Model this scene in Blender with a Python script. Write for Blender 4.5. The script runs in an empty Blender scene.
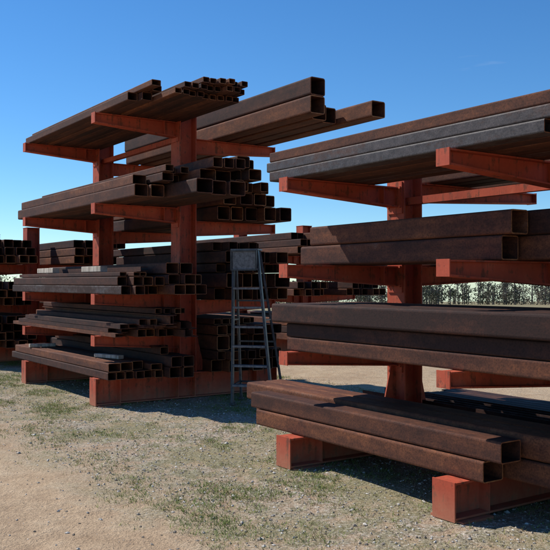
import bpy, math, random
import numpy as np
from mathutils import noise, Vector, Matrix
random.seed(7); np.random.seed(7)
sc=bpy.context.scene
CA,SA=.566,.8243
ORG=(.07,7.09,0.0)
RM=Matrix.Translation(ORG)@Matrix.Rotation(math.atan2(-SA,CA),4,'Z')
def st2w(s,t): return (ORG[0]+CA*s+SA*t, ORG[1]-SA*s+CA*t)
def w2st(x,y):
    dx=x-ORG[0]; dy=y-ORG[1]
    return CA*dx-SA*dy, SA*dx+CA*dy

# ---------------------------------------------------------------- materials
def newmat(name):
    m=bpy.data.materials.new(name); m.use_nodes=True
    nt=m.node_tree; b=nt.nodes['Principled BSDF']
    return m,nt,b
def N(nt,typ,**kw):
    n=nt.nodes.new(typ)
    for k,v in kw.items():
        if k=='inp':
            for kk,vv in v.items(): n.inputs[kk].default_value=vv
        else: setattr(n,k,v)
    return n
def ramp(nt,pts,interp='LINEAR'):
    r=nt.nodes.new('ShaderNodeValToRGB'); e=r.color_ramp.elements
    r.color_ramp.interpolation=interp
    while len(e)<len(pts): e.new(.5)
    for i,(p,c) in enumerate(pts):
        e[i].position=p; e[i].color=c if len(c)==4 else (*c,1)
    return r
def mix(nt,fac,a,b,mode='MIX'):
    m=nt.nodes.new('ShaderNodeMix'); m.data_type='RGBA'; m.blend_type=mode
    for sock,v in ((m.inputs[0],fac),(m.inputs[6],a),(m.inputs[7],b)):
        if hasattr(v,'links') : nt.links.new(v,sock)
        elif isinstance(v,(int,float)): sock.default_value=v
        else: sock.default_value=(*v,1)
    return m.outputs[2]
def noi(nt,vec,scale,detail=4,rough=.55):
    n=N(nt,'ShaderNodeTexNoise',inp={'Scale':scale,'Detail':detail,'Roughness':rough})
    nt.links.new(vec,n.inputs['Vector']); return n
def coords(nt,scale=(1,1,1)):
    tc=nt.nodes.new('ShaderNodeTexCoord'); mp=nt.nodes.new('ShaderNodeMapping')
    mp.inputs['Scale'].default_value=scale
    nt.links.new(tc.outputs['Object'],mp.inputs['Vector']); return mp.outputs['Vector']
def math_(nt,op,a,b=None,c=None):
    n=nt.nodes.new('ShaderNodeMath'); n.operation=op
    for i,v in enumerate((a,b,c)):
        if v is None: continue
        if hasattr(v,'links'): nt.links.new(v,n.inputs[i])
        else: n.inputs[i].default_value=v
    return n.outputs[0]

def rust_mat():
    m,nt,b=newmat('weathered_steel')
    L=nt.links
    att=N(nt,'ShaderNodeAttribute',attribute_name='tint').outputs['Fac']
    mil=N(nt,'ShaderNodeAttribute',attribute_name='mill').outputs['Fac']
    tc=nt.nodes.new('ShaderNodeTexCoord'); off=N(nt,'ShaderNodeCombineXYZ'); L.new(math_(nt,'MULTIPLY',att,37.0),off.inputs[0]); L.new(math_(nt,'MULTIPLY',mil,23.0),off.inputs[2])
    va=N(nt,'ShaderNodeVectorMath',operation='ADD'); L.new(tc.outputs['Object'],va.inputs[0]); L.new(off.outputs[0],va.inputs[1])
    def sc_(s):
        mp=nt.nodes.new('ShaderNodeMapping'); mp.inputs['Scale'].default_value=s; L.new(va.outputs[0],mp.inputs['Vector']); return mp.outputs['Vector']
    n1=noi(nt,sc_((.7,2.2,2.2)),2.4,5,.66).outputs['Fac']
    n2=noi(nt,sc_((1,1.2,1.2)),14,4,.72).outputs['Fac']
    n3=noi(nt,sc_((1,1,1)),80,3,.7).outputs['Fac']
    n4=noi(nt,sc_((.25,9,9)),2.5,2,.5).outputs['Fac']
    f=math_(nt,'MULTIPLY_ADD',n1,.55,math_(nt,'MULTIPLY_ADD',n2,.34,math_(nt,'MULTIPLY',n4,.14)))
    f=math_(nt,'ADD',f,math_(nt,'MULTIPLY_ADD',att,.26,-.155))
    rc=ramp(nt,[(.30,(.026,.011,.009)),(.45,(.066,.024,.015)),(.57,(.115,.041,.021)),(.68,(.20,.072,.031)),(.84,(.37,.16,.064))])
    L.new(f,rc.inputs['Fac'])
    mc=ramp(nt,[(.3,(.026,.025,.026)),(.7,(.080,.077,.080))]); L.new(n2,mc.inputs['Fac'])
    ms=math_(nt,'ADD',mil,n1); ms=math_(nt,'MULTIPLY_ADD',n2,.35,ms)
    mr=N(nt,'ShaderNodeMapRange'); mr.inputs[1].default_value=1.08; mr.inputs[2].default_value=1.32; mr.inputs[4].default_value=.9; L.new(ms,mr.inputs[0])
    c=mix(nt,mr.outputs[0],rc.outputs[0],mc.outputs[0])
    dk=ramp(nt,[(.35,(.52,.49,.47)),(.5,(1,1,1)),(.68,(1.38,1.26,1.14))]); L.new(n3,dk.inputs['Fac'])
    c=mix(nt,.8,c,dk.outputs[0],'MULTIPLY')
    L.new(c,b.inputs['Base Color'])
    rr=N(nt,'ShaderNodeMapRange'); rr.inputs[3].default_value=.82; rr.inputs[4].default_value=.48
    L.new(mr.outputs[0],rr.inputs[0]); L.new(rr.outputs[0],b.inputs['Roughness'])
    b.inputs['Specular IOR Level'].default_value=.3
    bp=N(nt,'ShaderNodeBump',inp={'Strength':.3,'Distance':.003}); L.new(n3,bp.inputs['Height']); L.new(bp.outputs[0],b.inputs['Normal'])
    return m
def red_mat():
    m,nt,b=newmat('red_oxide_paint'); L=nt.links
    v=coords(nt,(1,1,1)); n1=noi(nt,v,2.5,4,.65).outputs['Fac']; n2=noi(nt,v,11,5,.74).outputs['Fac']; n3=noi(nt,v,60,3,.6).outputs['Fac']
    ns=noi(nt,coords(nt,(14,14,.9)),1.6,4,.65).outputs['Fac']
    c1=ramp(nt,[(.3,(.34,.055,.028)),(.52,(.48,.085,.040)),(.74,(.60,.17,.090))]); L.new(math_(nt,'MULTIPLY_ADD',n1,.6,math_(nt,'MULTIPLY',n2,.4)),c1.inputs['Fac'])
    r=ramp(nt,[(.54,(0,0,0)),(.61,(1,1,1))]); L.new(math_(nt,'MULTIPLY_ADD',n2,.6,math_(nt,'MULTIPLY',ns,.43)),r.inputs['Fac'])
    c=mix(nt,math_(nt,'MULTIPLY',r.outputs[0],.8),c1.outputs[0],(.15,.048,.026))
    r2=ramp(nt,[(.56,(0,0,0)),(.74,(1,1,1))]); L.new(ns,r2.inputs['Fac'])
    c=mix(nt,math_(nt,'MULTIPLY',r2.outputs[0],.4),c,(.14,.045,.028))
    g=N(nt,'ShaderNodeNewGeometry'); sx=N(nt,'ShaderNodeSeparateXYZ'); L.new(g.outputs['Position'],sx.inputs[0])
    mr=N(nt,'ShaderNodeMapRange'); mr.inputs[1].default_value=.0; mr.inputs[2].default_value=.22; mr.inputs[3].default_value=.9; mr.inputs[4].default_value=0
    L.new(sx.outputs['Z'],mr.inputs[0])
    c=mix(nt,math_(nt,'MULTIPLY',mr.outputs[0],n2),c,(.42,.27,.16))
    L.new(c,b.inputs['Base Color']); b.inputs['Roughness'].default_value=.72; b.inputs['Specular IOR Level'].default_value=.3
    bp=N(nt,'ShaderNodeBump',inp={'Strength':.25,'Distance':.003}); L.new(n3,bp.inputs['Height']); L.new(bp.outputs[0],b.inputs['Normal'])
    return m
def simple(name,c1,c2,scale=8,rough=.6,metal=0,vs=(1,1,1)):
    m,nt,b=newmat(name); L=nt.links
    n1=noi(nt,coords(nt,vs),scale,4,.6); r=ramp(nt,[(.35,c1),(.68,c2)]); L.new(n1.outputs['Fac'],r.inputs['Fac'])
    L.new(r.outputs[0],b.inputs['Base Color']); b.inputs['Roughness'].default_value=rough; b.inputs['Metallic'].default_value=metal
    return m
STEEL=rust_mat(); RED=red_mat()
WOOD=simple('weathered_timber',(.26,.22,.17),(.58,.52,.43),6,.85,vs=(4,1,1))
DARK=simple('ladder_steel',(.022,.022,.024),(.075,.075,.08),20,.45)
TREAD=simple('grey_tread',(.09,.09,.095),(.24,.24,.25),25,.5)
BARK=simple('bark',(.07,.06,.05),(.15,.125,.10),9,.9)

# ---------------------------------------------------------------- mesh builder
class MB:
    def __init__(s): s.v=[];s.f=[];s.ti=[];s.mi=[];s.mt=[]
    def add(s,vs,fs,tint=.5,mill=0,mat=0):
        o=len(s.v); s.v+=vs
        for f in fs:
            s.f.append([i+o for i in f]); s.ti.append(tint); s.mi.append(mill); s.mt.append(mat)
    def box(s,x0,x1,y0,y1,z0,z1,**k):
        vs=[(x0,y0,z0),(x1,y0,z0),(x1,y1,z0),(x0,y1,z0),(x0,y0,z1),(x1,y0,z1),(x1,y1,z1),(x0,y1,z1)]
        s.add(vs,[(3,2,1,0),(4,5,6,7),(0,1,5,4),(1,2,6,5),(2,3,7,6),(3,0,4,7)],**k)
    def loft(s,A,B,caps=True,**k):
        n=len(A); fs=[(i,(i+1)%n,n+(i+1)%n,n+i) for i in range(n)]
        if caps: fs+= [tuple(reversed(range(n))),tuple(range(n,2*n))]
        s.add(list(A)+list(B),fs,**k)
    def beam(s,p,q,w,h,up=(0,0,1),**k):
        p=Vector(p);q=Vector(q);d=(q-p).normalized();u=Vector(up)
        sd=d.cross(u)
        if sd.length<1e-4: sd=d.cross(Vector((1,0,0)))
        sd.normalize(); u=sd.cross(d)
        c=[sd*(a*w/2)+u*(b*h/2) for a,b in((-1,-1),(1,-1),(1,1),(-1,1))]
        s.loft([tuple(p+x) for x in c],[tuple(q+x) for x in c],**k)
    def rod(s,p,q,r,n=8,**k):
        p=Vector(p);q=Vector(q);d=(q-p).normalized();a=d.orthogonal().normalized();b=d.cross(a)
        c=[a*(r*math.cos(2*math.pi*i/n))+b*(r*math.sin(2*math.pi*i/n)) for i in range(n)]
        s.loft([tuple(p+x) for x in c],[tuple(q+x) for x in c],**k)
    def obj(s,name,mats,parent=None,mw=None,smooth=False):
        me=bpy.data.meshes.new(name); me.from_pydata(s.v,[],s.f)
        for m in mats: me.materials.append(m)
        a=me.attributes.new('tint','FLOAT','FACE'); a.data.foreach_set('value',s.ti)
        a=me.attributes.new('mill','FLOAT','FACE'); a.data.foreach_set('value',s.mi)
        me.polygons.foreach_set('material_index',s.mt)
        if smooth: me.polygons.foreach_set('use_smooth',[True]*len(s.f))
        me.update()
        o=bpy.data.objects.new(name,me); sc.collection.objects.link(o)
        if parent: o.parent=parent
        elif mw is not None: o.matrix_world=mw
        return o
def rrect(w,h,r,seg=3):
    pts=[]
    for cx,cy,a0 in((w-r,r,-90),(w-r,h-r,0),(r,h-r,90),(r,r,180)):
        for i in range(seg+1):
            a=math.radians(a0+90*i/seg); pts.append((cx+r*math.cos(a),cy+r*math.sin(a)))
    return pts
def tube(mb,s0,s1,t,z,w,h,wall=None,k=0,tint=.5,mill=0,dz=0):
    wall=wall or max(.006,.055*min(w,h)); r=min(w,h)*.11+.002
    o=rrect(w,h,r); i=[(a+wall,b+wall) for a,b in rrect(w-2*wall,h-2*wall,max(r-wall,.002))]
    n=len(o); sm=(s0+s1)/2
    def ring(P,s): return [(s,t+a+k*(s-sm),z+b+dz*(s-sm)) for a,b in P]
    vs=ring(o,s0)+ring(o,s1)+ring(i,s0)+ring(i,s1)
    f1=[];f2=[]
    for j in range(n):
        q=(j+1)%n
        f1.append((j,n+j,n+q,q)[::-1]); f1.append((2*n+j,3*n+j,3*n+q,2*n+q))
        f2.append((j,q,2*n+q,2*n+j)[::-1]); f2.append((n+j,n+q,3*n+q,3*n+j))
    mb.add(vs,f1+f2,tint=tint,mill=mill)
    nn=len(f2)
    for q in range(nn):
        mb.ti[-1-q]=min(1.6,tint+.95); mb.mi[-1-q]=0
def prof(mb,P,s0,s1,t,z,k=0,tint=.5,mill=0):
    sm=(s0+s1)/2
    mb.loft([(s0,t+a+k*(s0-sm),z+b) for a,b in P],[(s1,t+a+k*(s1-sm),z+b) for a,b in P],tint=tint,mill=mill)
def Lp(w,th): return [(0,0),(w,0),(w,th),(th,th),(th,w),(0,w)]
def Cp(w,h,th): return [(0,0),(w,0),(w,th),(th,th),(th,h-th),(w,h-th),(w,h),(0,h)]
def Ip(w,h,th):
    c=w/2;e=th/2
    return [(0,0),(w,0),(w,th),(c+e,th),(c+e,h-th),(w,h-th),(w,h),(0,h),(0,h-th),(c-e,h-th),(c-e,th),(0,th)]
R=random.uniform
def pile(name,specs,mill=0.0,tint=.5):
    mb=MB()
    for sp in specs:
        kind,s0,s1,t0,z0,cols,rows,w,h,j=sp[:10]
        ml=sp[10] if len(sp)>10 else mill
        tn=sp[11] if len(sp)>11 else tint
        for r in range(rows):
            for c in range(cols):
                a=s0+R(-j,j); b=s1+R(-j,j)*.8; t=t0+c*(w+.012)+R(0,.004); z=z0+.003+r*(h+.003)
                kw=dict(k=R(-.0014,.0014),tint=min(1.1,max(-.1,tn+R(-.5,.45))),mill=ml+R(-.15,.22)+(.3 if random.random()<.06 else 0))
                if kind=='T': tube(mb,a,b,t,z,w,h,**kw)
                elif kind=='L': prof(mb,Lp(w,.009),a,b,t,z,**kw)
                elif kind=='C': prof(mb,Cp(w,h,.009),a,b,t,z,**kw)
                elif kind=='I': prof(mb,Ip(w,h,.012),a,b,t,z,**kw)
                elif kind=='F': prof(mb,rrect(w,h,.002,1),a,b,t,z,**kw)
    return mb.obj(name,[STEEL],mw=RM)

# ---------------------------------------------------------------- racks
def rack(frames,Lf,Lb,top,front,back,baseh,toff=0,cw=.26,armtip=.11,armroot=.19):
    e=bpy.data.objects.new('cantilever_steel_rack',None); sc.collection.objects.link(e); e.matrix_world=RM
    tc=toff+Lf
    def isec_t(mb,s,t0,t1,zt0,zt1,d0,d1,w,th=.012):
        def ring(t,zt,d): 
            return [(s-w/2+a,t,zt-d+b) for a,b in Ip(w,d,th)]
        mb.loft(ring(t0,zt0,d0),ring(t1,zt1,d1))
    for s in frames:
        mb=MB()
        h=cw/2; th=.016
        P=[(-h,-h),(h,-h),(h,-h+th),(th/2,-h+th),(th/2,h-th),(h,h-th),(h,h),(-h,h),(-h,h-th),(-th/2,h-th),(-th/2,-h+th),(-h,-h+th)]
        mb.loft([(s+a,tc+b,baseh+.012) for a,b in P],[(s+a,tc+b,top) for a,b in P])
        mb.box(s-h-.005,s+h+.005,tc-h-.005,tc+h+.005,top,top+.01)
        mb.box(s-h-.05,s+h+.05,tc-h-.06,tc+h+.06,baseh,baseh+.0125)
        mb.obj('column',[RED],parent=e)
        mb=MB()
        isec_t(mb,s,toff+.012,toff+Lf+Lb-.012,baseh,baseh,baseh-.01,baseh-.01,.2,.014)
        for tt in (toff,toff+Lf+Lb-.012): mb.box(s-.103,s+.103,tt,tt+.012,0,baseh+.004)
        for tt in (tc-h,tc+h,toff+.35,toff+Lf+Lb-.35):
            mb.box(s-.098,s+.098,tt-.005,tt+.005,.006,baseh-.016)
        mb.box(s-.15,s+.15,toff+.03,toff+.33,-.03,.006)
        for sg in (-1,1):
            q=[(tc+sg*(h+.001),baseh+.013),(tc+sg*(h+.2),baseh+.013),(tc+sg*(h+.001),baseh+.8)]
            mb.loft([(s-.007,a,b) for a,b in q],[(s+.007,a,b) for a,b in q])
        mb.obj('base',[RED],parent=e)
        mb=MB()
        for z in front:
            isec_t(mb,s,toff+.01,tc-h-.014,z,z,armtip,armroot,.12)
            mb.box(s-.0615,s+.0615,toff-.001,toff+.0095,z-armtip-.003,z+.006)
            mb.box(s-.1,s+.1,tc-h-.0135,tc-h-.001,z-armroot-.06,z+.05)
            mb.box(s-.057,s+.057,tc-h-.2,tc-h-.19,z-armroot+.03,z-.012)
            for a in(-.08,.08):
                for b in (-.03,.03): 
                    mb.rod((s+a,tc-h-.03,z-armroot/2+b*3),(s+a,tc-h-.013,z-armroot/2+b*3),.014,6)
        for z in back:
            t1=toff+Lf+Lb
            isec_t(mb,s,tc+h+.014,t1-.01,z,z,armroot,armtip,.12)
            mb.box(s-.0615,s+.0615,t1-.0095,t1+.001,z-armtip-.003,z+.006)
            mb.box(s-.1,s+.1,tc+h+.001,tc+h+.0135,z-armroot-.06,z+.05)
        mb.obj('cantilever_arms',[RED],parent=e)
    fs=sorted(frames); mb=MB()
    for a,b in zip(fs[:-1],fs[1:]):
        for z in (baseh+.12,top-.35):
            mb.beam((a+.01,tc,z),(b-.01,tc,z),.07,.07)
    mb.obj('bracing',[RED],parent=e)
    return e
rack([0,1.88,3.8],1.43,1.9,2.72,[2.5,1.75,.995],[2.56,1.75,.995],.26,cw=.235)
rack([-4.3,-7.15],1.33,1.5,3.96,[3.8,2.62,1.44,.9],[3.6,2.45,1.35],.35,armtip=.13,armroot=.21)
rack([-10.9,-13.7],1.33,1.5,2.7,[1.95,1.15],[1.95,1.15],.35)
rack([-9.6,-12.4],1.33,1.5,2.9,[2.2,1.3],[2.2,1.3],.35,toff=6)

nm='steel_tube_stack'
# --- right rack stock
pile(nm,[('T',-.30,2.66,.06,2.5,1,1,.15,.086,.01,.36,.5),
         ('T',-.33,5.6,.222,2.5,5,1,.15,.086,.04,.36),
         ('T',-.40,5.5,.075,2.589,6,1,.15,.086,.06,.42),
         ('T',-.30,5.6,.09,2.678,5,1,.15,.086,.05,.05,.95)],tint=.7)
pile(nm,[('T',-.6,4.6,1.7,2.56,3,1,.2,.15,.15),('T',-.3,4.9,2.5,2.56,2,1,.2,.1,.1)],tint=.4)
pile(nm,[('T',-.36,2.00,.45,1.75,1,1,.18,.175,0,.05),('T',-.22,2.08,.455,1.929,1,1,.18,.172,0,.2),
         ('T',-.42,2.48,.66,1.75,1,2,.18,.175,.03),('T',-.3,3.1,.87,1.75,1,2,.18,.175,.1)],mill=.0,tint=.45)
pile(nm,[('T',-1.3,3.4,1.7,1.75,4,2,.18,.16,.2),('T',-.9,3.4,2.5,1.75,4,1,.15,.12,.2)],tint=.3)
pile(nm,[('T',-.10,5.4,.12,.995,5,2,.2,.118,.04),('T',-.27,5.6,.06,1.24,5,1,.2,.165,.04)],tint=.35)
pile(nm,[('T',-.6,4.5,1.7,.995,5,1,.2,.15,.2),('T',-.5,4.5,2.0,1.15,2,1,.2,.15,.2)],tint=.3)
pile(nm,[('T',-.64,2.1,.14,.26,1,1,.2,.145,0,.1),('T',-.74,2.24,.15,.41,1,1,.2,.145,0,.1,.8)],tint=.6)
pile(nm,[('T',-.95,5.2,.38,.26,3,1,.2,.155,.06),('T',-1.25,5.2,.39,.42,2,1,.22,.165,.08,0,.75)],tint=.6)
pile('steel_bar_stack',[('L',-.6,5,1.62,.26,5,2,.09,.1,.25),('C',-.7,5,2.15,.26,5,2,.1,.05,.2),('F',-.9,5,2.75,.26,4,5,.12,.012,.2)],tint=.15,mill=.25)
# --- left rack stock
pile(nm,[('T',-7.85,-3.92,.05,.35,6,1,.115,.1,.09),('T',-7.75,-3.98,.06,.455,3,1,.17,.11,.12),('T',-7.7,-3.9,.62,.455,1,1,.16,.08,.1)],tint=.6)
pile(nm,[('T',-8.2,-3.75,.82,.35,2,2,.16,.14,.12),('T',-8.0,-4.1,.8,.64,2,1,.12,.1,.2)],tint=.4)
pile('steel_bar_stack',[('T',-7.8,-3.6,.35,.9,4,1,.12,.1,.25),('L',-7.7,-3.5,.85,.9,3,2,.09,.095,.2),('C',-7.9,-3.9,.1,.9,2,2,.1,.05,.2),('F',-7.6,-3.7,.38,1.005,3,3,.13,.014,.3),('I',-7.9,-3.4,.6,1.06,2,1,.1,.12,.2),
   ('T',-7.8,-3.7,.36,1.05,2,1,.1,.08,.2),('T',-7.9,-3.5,.6,1.19,4,1,.09,.07,.25),('C',-7.6,-3.8,.12,1.01,2,1,.12,.06,.2)],tint=.5,mill=-.1)
pile(nm,[('T',-7.8,-3.55,.06,1.44,4,2,.13,.11,.16),('T',-7.8,-3.35,.63,1.44,3,2,.16,.125,.16),('T',-7.6,-3.3,.6,1.70,2,1,.18,.14,.15),('T',-7.5,-3.6,.1,1.67,3,1,.09,.05,.2),('C',-7.5,-3.8,.42,1.67,1,2,.1,.06,.1)],tint=.4)
pile(nm,[('T',-7.7,-3.15,.06,2.62,2,1,.18,.15,.05,.2),('T',-7.5,-2.5,.48,2.62,3,1,.22,.17,.14),('T',-7.6,-3.3,.1,2.775,1,1,.18,.12,.0,.2),('T',-7.4,-3.0,.3,2.795,2,1,.15,.1,.15),('T',-7.2,-2.75,.65,2.796,2,1,.22,.14,.15),('T',-7.3,-2.45,.74,2.94,3,1,.13,.12,.15),('T',-7.3,-2.9,.3,2.90,3,1,.11,.08,.2)],tint=.4)
pile(nm,[('T',-7.3,-2.75,.36,3.8,9,1,.09,.065,.1),('T',-7.2,-2.6,.45,3.87,8,1,.09,.065,.1),('T',-7.2,-2.5,.66,3.94,6,1,.085,.065,.1)],tint=.35)
pile(nm,[('T',-7.4,-3.3,.06,3.8,2,1,.13,.10,.2),('T',-7.3,-3.0,.16,3.904,2,1,.12,.07,.2)],tint=.4)
pile(nm,[('T',-7.2,-1.95,1.75,3.6,1,2,.22,.215,.04),('T',-7.2,-2.3,2.0,3.6,2,1,.22,.2,.1),('T',-7.2,-1.7,2.5,3.6,1,1,.22,.2,.0),('T',-7.0,-2.6,2.02,3.806,1,1,.2,.15,.0)],tint=.5)
pile(nm,[('T',-7.4,-3.75,1.62,2.45,5,1,.2,.19,.2),('T',-7.4,-3.65,1.62,2.65,4,1,.2,.16,.2),('T',-7.4,-3.6,1.62,2.82,5,1,.13,.13,.25),('T',-7.4,-3.5,1.62,2.96,2,2,.2,.15,.2)],tint=.45)
pile(nm,[('T',-7.4,-3.85,1.62,1.35,6,1,.18,.165,.16),('T',-7.4,-3.75,1.62,1.52,4,1,.26,.2,.16),('T',-7.4,-3.85,1.62,1.73,7,1,.15,.12,.2),('T',-7.4,-3.7,1.62,1.86,5,1,.2,.16,.16),('T',-7.4,-3.9,1.62,2.03,5,1,.14,.12,.16)],tint=.5)
pile(nm,[('T',-7.4,-3.95,1.62,.35,6,1,.18,.17,.16),('T',-7.4,-3.9,1.62,.53,8,1,.13,.12,.2),('T',-7.4,-4.0,1.62,.66,5,1,.2,.2,.16),('T',-7.4,-3.9,1.62,.87,6,1,.16,.13,.2),('T',-7.4,-4.0,1.62,1.01,6,1,.12,.08,.2)],tint=.4)
# --- third rack, back row
for (z,rows) in ((1.95,3),(1.15,3),(.35,4)):
    pile(nm,[('T',-14.6,-9.8,.1,z,5,rows,.18,.15,.3)],tint=.35)
    pile(nm,[('T',-14.6,-9.4,1.65,z,5,rows,.2,.15,.35)],tint=.35)
for (z,rows) in ((2.2,3),(1.3,2),(.35,3)):
    pile(nm,[('T',-13.4,-8.3,6.1,z,5,rows,.18,.15,.3)],tint=.4)
    pile(nm,[('T',-13.4,-8.3,7.6,z,5,rows,.18,.15,.3)],tint=.4)

def timber(s,t,z,l,w=.09,h=.06,rot=0):
    mb=MB(); P=rrect(w,h,.006,1)
    mb.loft([(-l/2,a-w/2,b) for a,b in P],[(l/2,a-w/2,b) for a,b in P])
    o=mb.obj('timber_block',[WOOD]); 
    o.matrix_world=RM@Matrix.Translation((s,t,z))@Matrix.Rotation(rot,4,'Z')
timber(-4.75,.2,1.735,.6,.1,.075,rot=.05)
timber(-6.6,.2,1.735,.8,.1,.075,rot=-.04)
timber(-4.6,.35,.575,.5,.09,.05,rot=.3)
timber(-7.0,.25,.575,.4,.09,.05,rot=1.4)

# ---------------------------------------------------------------- ladder
def ladder():
    e=bpy.data.objects.new('step_ladder',None); sc.collection.objects.link(e)
    x,y=st2w(-3.12,1.70)
    e.matrix_world=Matrix.Translation((x,y,.0))@Matrix.Rotation(math.radians(-14),4,'Z')
    H=2.02; lean=.24; sk=-.16
    def fp(z,sg):
        f=z/H; return (sg*(.27*(1-f)+.165*f)+sk*f, lean*f, z)
    def bp_(z,sg):
        f=z/H; return (sg*(.30*(1-f)+.165*f)+sk*f, lean+.1+.18*(1-f), z)
    mb=MB()
    for sg in(-1,1):
        mb.beam(fp(0,sg),fp(H,sg),.028,.06,up=(0,1,0))
    mb.obj('front_rails',[DARK],parent=e)
    mb=MB()
    for i in range(1,8):
        z=H*i/8.0; a=fp(z,-1); b=fp(z,1)
        mb.box(a[0]+.012,b[0]-.012,a[1]-.05,a[1]+.06,z-.013,z+.013)
    mb.obj('treads',[TREAD],parent=e)
    mb=MB()
    for sg in(-1,1): mb.beam(bp_(0,sg),bp_(H,sg),.028,.028)
    for z in(.25,.8,1.35): mb.beam(bp_(z,-1),bp_(z,1),.022,.022)
    for sg in(-1,1): mb.beam(fp(.25,sg),bp_(.25,sg),.018,.018); mb.beam(fp(1.1,sg),bp_(1.1,sg),.018,.018)
    mb.obj('rear_frame',[DARK],parent=e)
    c=sk
    mb=MB(); mb.box(c-.19,c+.19,lean-.06,lean+.15,H,H+.02)
    mb.obj('platform',[TREAD],parent=e)
    mb=MB(); mb.box(c-.155,c+.155,lean-.085,lean-.07,H-.25,H-.01)
    mb.obj('top_panel',[TREAD],parent=e)
    mb=MB()
    for a,b in(((c-.17,H-.26),(c+.17,H-.26)),((c-.17,H-.01),(c+.17,H-.01)),((c-.17,H-.26),(c-.17,H)),((c+.17,H-.26),(c+.17,H))):
        mb.beam((a[0],lean-.09,a[1]),(b[0],lean-.09,b[1]),.02,.025,up=(0,1,0))
    for sg in(-1,1):
        for P in(fp(0,sg),bp_(0,sg)): mb.box(P[0]-.03,P[0]+.03,P[1]-.04,P[1]+.04,0,.03)
    mb.obj('frame_and_feet',[DARK],parent=e)
ladder()

# ---------------------------------------------------------------- ground
def fbm(x,y,s,o=3): return noise.fractal(Vector((x*s,y*s,3.1)),1.0,2.0,o)
def gz(x,y):
    r=math.hypot(x,y)
    z=-.0235*max(0,y-22) if y>0 else 0
    if r<40: 
        z+=.018*fbm(x,y,.9)+.03*fbm(x+9,y,.25)*min(1,max(0,(r-2)/10))*.6+.008*fbm(x,y+5,3.0)
    s,t=w2st(x,y)
    if -.6<t<3.6 and r<30: z=min(z,.004)-.006
    return z
def axis(lo,hi,fine0,fine1,df):
    a=list(np.arange(fine0,fine1,df)); x=fine1; d=df
    while x<hi: a.append(x); d*=1.18; x+=d
    a.append(hi); x=fine0-df; d=df; b=[]
    while x>lo: b.append(x); d*=1.18; x-=d
    b.append(lo); return sorted(b)+a
X=axis(-1800,1800,-6,6,.09); Y=axis(-300,2500,2.5,15,.09)
V=[(x,y,gz(x,y)) for y in Y for x in X]; nx=len(X)
F=[(j*nx+i,j*nx+i+1,(j+1)*nx+i+1,(j+1)*nx+i) for j in range(len(Y)-1) for i in range(nx-1)]
me=bpy.data.meshes.new('ground'); me.from_pydata(V,[],F); me.polygons.foreach_set('use_smooth',[True]*len(F))
go=bpy.data.objects.new('ground',me); sc.collection.objects.link(go)
m,nt,b=newmat('dirt_gravel_ground'); L=nt.links
v=coords(nt); 
dot=N(nt,'ShaderNodeVectorMath',operation='DOT_PRODUCT'); dot.inputs[1].default_value=(SA,CA,0); L.new(v,dot.inputs[0])
tt=math_(nt,'SUBTRACT',dot.outputs['Value'],SA*ORG[0]+CA*ORG[1])
nA=noi(nt,v,.9,4,.62).outputs['Fac']; nB=noi(nt,v,5,4,.7).outputs['Fac']; nC=noi(nt,v,38,3,.75).outputs['Fac']; nD=noi(nt,v,150,2,.7).outputs['Fac']
sand=ramp(nt,[(.3,(.35,.24,.15)),(.5,(.50,.365,.235)),(.7,(.65,.51,.35))]); L.new(math_(nt,'MULTIPLY_ADD',nB,.5,math_(nt,'MULTIPLY',nA,.5)),sand.inputs['Fac'])
vo=N(nt,'ShaderNodeTexVoronoi',inp={'Scale':55.0}); L.new(v,vo.inputs['Vector'])
hs=N(nt,'ShaderNodeSeparateXYZ'); L.new(vo.outputs['Color'],hs.inputs[0])
grav=ramp(nt,[(0,(.19,.155,.115)),(.5,(.40,.335,.26)),(1,(.68,.62,.53))]); L.new(hs.outputs['X'],grav.inputs['Fac'])
wob=math_(nt,'MULTIPLY_ADD',nA,2.2,tt)
m1=N(nt,'ShaderNodeMapRange'); m1.inputs[1].default_value=-.8; m1.inputs[2].default_value=.25; L.new(wob,m1.inputs[0])
m2=N(nt,'ShaderNodeMapRange'); m2.inputs[1].default_value=4.0; m2.inputs[2].default_value=5.2; m2.inputs[3].default_value=1; m2.inputs[4].default_value=.1; L.new(wob,m2.inputs[0])
mk=math_(nt,'MULTIPLY',m1.outputs[0],m2.outputs[0])
gm=ramp(nt,[(.38,(.2,.2,.2)),(.56,(1,1,1))]); L.new(nB,gm.inputs['Fac'])
c=mix(nt,math_(nt,'MULTIPLY',mk,gm.outputs[0]),sand.outputs[0],grav.outputs[0])
gr=ramp(nt,[(.44,(0,0,0)),(.55,(1,1,1))]); L.new(math_(nt,'MULTIPLY_ADD',nA,.6,math_(nt,'MULTIPLY',nB,.4)),gr.inputs['Fac'])
c=mix(nt,math_(nt,'MULTIPLY',math_(nt,'MULTIPLY',mk,gr.outputs[0]),.6),c,(.20,.19,.075))
sp=ramp(nt,[(.3,(.52,.5,.47)),(.48,(1,1,1)),(.72,(1.2,1.18,1.14))]); L.new(math_(nt,'MULTIPLY_ADD',nC,.6,math_(nt,'MULTIPLY',nD,.4)),sp.inputs['Fac'])
c=mix(nt,.9,c,sp.outputs[0],'MULTIPLY')
sy=N(nt,'ShaderNodeSeparateXYZ'); L.new(v,sy.inputs[0])
fr=N(nt,'ShaderNodeMapRange'); fr.inputs[1].default_value=38; fr.inputs[2].default_value=70; L.new(sy.outputs['Y'],fr.inputs[0])
c=mix(nt,fr.outputs[0],c,(.26,.22,.12))
L.new(c,b.inputs['Base Color']); b.inputs['Roughness'].default_value=.95; b.inputs['Specular IOR Level'].default_value=.15
hm=math_(nt,'MULTIPLY_ADD',nC,.6,nB); hm=math_(nt,'MULTIPLY_ADD',nD,.2,hm)
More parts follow.
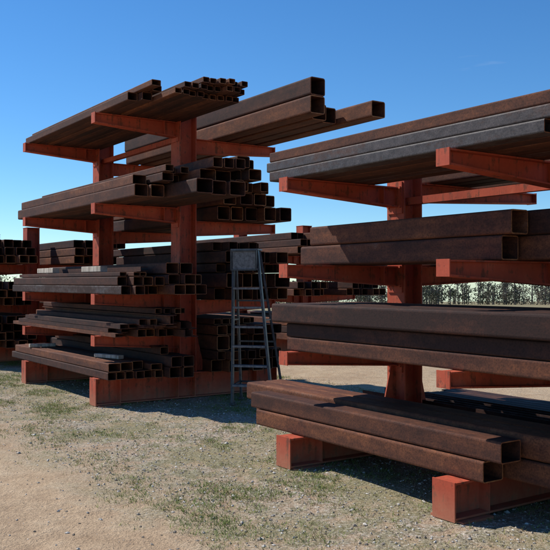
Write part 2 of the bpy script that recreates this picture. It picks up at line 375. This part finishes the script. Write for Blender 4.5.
bp=N(nt,'ShaderNodeBump',inp={'Strength':.9,'Distance':.035}); L.new(hm,bp.inputs['Height']); L.new(bp.outputs[0],b.inputs['Normal'])
me.materials.append(m)

def density(s,t):
    if t<-1.45+.5*fbm(s,t,.6): return .14
    return 1.0
stone=MB()
oct_f=[(0,2,4),(2,1,4),(1,3,4),(3,0,4),(2,0,5),(1,2,5),(3,1,5),(0,3,5)]
cnt=0
while cnt<21000:
    s=R(-9,5.5); t=R(-3.6,4.2)
    if random.random()>density(s,t): continue
    x,y=st2w(s,t)
    if y<2.6 or abs(x)>y*.42+.5: continue
    if random.random()>min(1,7/y): continue
    cnt+=1
    r=.004+.010*random.random()**2.4+(.010 if random.random()<.015 else 0)
    z=gz(x,y); a=R(0,6.28); ca,sa=math.cos(a),math.sin(a)
    rx,ry,rz=r*R(.8,1.5),r*R(.7,1.1),r*R(.4,.8)
    pts=[(rx,0,0),(-rx,0,0),(0,ry,0),(0,-ry,0),(R(-.3,.3)*r,R(-.3,.3)*r,rz),(0,0,-rz)]
    stone.add([(x+p[0]*ca-p[1]*sa,y+p[0]*sa+p[1]*ca,z+rz*.4+p[2]) for p in pts],oct_f,tint=random.random())
def tintmat(name,pts,rough=.9):
    m,nt,b=newmat(name); a=N(nt,'ShaderNodeAttribute',attribute_name='tint'); r=ramp(nt,pts); nt.links.new(a.outputs['Fac'],r.inputs['Fac'])
    nt.links.new(r.outputs[0],b.inputs['Base Color']); b.inputs['Roughness'].default_value=rough; b.inputs['Specular IOR Level'].default_value=.2
    return m
stone.obj('gravel',[tintmat('gravel_stone',[(0,(.18,.145,.11)),(.5,(.42,.37,.30)),(1,(.72,.68,.61))])])
grass=MB(); cnt=0; tries=0
while cnt<22000 and tries<400000:
    tries+=1
    s=R(-12,5.5); t=R(-2.2,4.0)
    n=fbm(s*.8,t*1.3,.9,4)
    d=(.07+2.1*max(0,n+.10))
    if t<-1.0: d*=max(0,1-(-1.0-t)/1.0)*.6
    if .1<t<2.8: d*=.45
    if s<-4: d*=1.4
    if random.random()>d: continue
    x,y=st2w(s,t)
    if y<2.6 or abs(x)>y*.42+.5: continue
    cnt+=1; z=gz(x,y); tn=min(1,max(0,.6+n*.6+R(-.4,.4)))
    for _ in range(random.randint(5,9)):
        a=R(0,6.28); l=R(.008,.034); w=R(.0015,.003); bx=x+R(-.04,.04); by=y+R(-.04,.04); ln=R(.5,1.8)*l
        dx,dy=math.cos(a),math.sin(a)
        grass.add([(bx-dy*w,by+dx*w,z-.002),(bx+dy*w,by-dx*w,z-.002),(bx+dx*ln,by+dy*ln,z+l)],[(0,1,2)],tint=min(1,max(0,tn+R(-.15,.15))))
grass.obj('grass',[tintmat('grass_blades',[(0,(.44,.37,.19)),(.5,(.27,.28,.09)),(1,(.15,.22,.05))])])

# ---------------------------------------------------------------- distant trees
LEAF=tintmat('foliage',[(0,(.14,.115,.085)),(.4,(.12,.11,.075)),(.7,(.085,.09,.055)),(1,(.05,.062,.036))])
tr=MB()
for i in range(640):
    ang=math.radians(R(-36,36)); d=R(255,340)
    x=d*math.sin(ang); y=d*math.cos(ang); z=gz(x,y); H=R(5.0,9.4)*(1+.3*fbm(x,y,.03)); tn=R(0,1)
    tr.rod((x,y,z-.3),(x+R(-.3,.3),y,z+H*.85),.16,5,mat=1)
    for _ in range(8):
        a=R(0,6.28); zz=z+H*R(.3,.85); tr.rod((x,y,zz),(x+math.cos(a)*1.7,y+math.sin(a)*1.7,zz+R(.8,2.0)),.06,4,mat=1)
    for _ in range(12):
        hh=R(.06,.95); wd=2.5*(1.15-hh*.75)
        cx,cy,cz,cr=(x+R(-wd,wd),y+R(-2,2),z+H*hh,R(.6,1.4))
        for _ in range(14):
            u=Vector((random.gauss(0,1),random.gauss(0,1),random.gauss(0,1))).normalized()*cr*R(.4,1.15)
            p=Vector((cx,cy,cz))+u; q=Vector((random.gauss(0,1),random.gauss(0,1),random.gauss(0,1))).normalized(); a_=q.orthogonal().normalized()*R(.13,.36); b_=q.cross(a_)*R(.6,1)
            tr.add([tuple(p+a_),tuple(p+b_),tuple(p-a_),tuple(p-b_)],[(0,1,2,3)],tint=min(1,max(0,tn+R(-.25,.25))))
tr.obj('distant_treeline',[LEAF,BARK])

# ---------------------------------------------------------------- light, sky, camera
sd=Vector((-.88,.475,0)).normalized(); el=math.radians(45)
S=Vector((sd.x*math.cos(el),sd.y*math.cos(el),math.sin(el)))
ld=bpy.data.lights.new('sun','SUN'); ld.energy=5.0; ld.angle=math.radians(.5); ld.color=(1,.94,.85)
lo=bpy.data.objects.new('sun',ld); sc.collection.objects.link(lo); lo.rotation_euler=S.to_track_quat('Z','Y').to_euler(); lo.location=(0,0,20)
w=bpy.data.worlds.new('World'); sc.world=w; w.use_nodes=True; nt=w.node_tree; L=nt.links
bg=nt.nodes['Background']; sk=nt.nodes.new('ShaderNodeTexSky'); sk.sky_type='NISHITA'; sk.sun_disc=False
sk.sun_elevation=el; sk.sun_rotation=math.atan2(sd.x,sd.y); sk.altitude=900; sk.air_density=1.0; sk.dust_density=0.0; sk.ozone_density=4.0
hsv=nt.nodes.new('ShaderNodeHueSaturation'); hsv.inputs['Saturation'].default_value=1.2; L.new(sk.outputs[0],hsv.inputs['Color'])
sky=mix(nt,1.0,hsv.outputs['Color'],(.82,1.0,1.10),'MULTIPLY')
tc=nt.nodes.new('ShaderNodeTexCoord'); mp=nt.nodes.new('ShaderNodeMapping'); mp.inputs['Scale'].default_value=(3,3,26); mp.inputs['Location'].default_value=(1.1,.3,0); L.new(tc.outputs['Generated'],mp.inputs['Vector'])
cn=noi(nt,mp.outputs[0],1.3,5,.6); cr=ramp(nt,[(.66,(0,0,0)),(.88,(.25,.25,.25))]); L.new(cn.outputs['Fac'],cr.inputs['Fac'])
cc=mix(nt,cr.outputs[0],sky,(6,6.5,7))
L.new(cc,bg.inputs['Color']); bg.inputs['Strength'].default_value=.125
sc.view_settings.view_transform='Standard'; sc.view_settings.look='None'; sc.view_settings.exposure=0
cd=bpy.data.cameras.new('camera'); cd.sensor_width=36; cd.lens=36*820/550; cd.clip_end=5000; cd.clip_start=.05
co=bpy.data.objects.new('camera',cd); sc.collection.objects.link(co); co.location=(0,0,1.6)
co.rotation_euler=(math.radians(90+math.degrees(math.atan(7/820))),0,0)
sc.camera=co
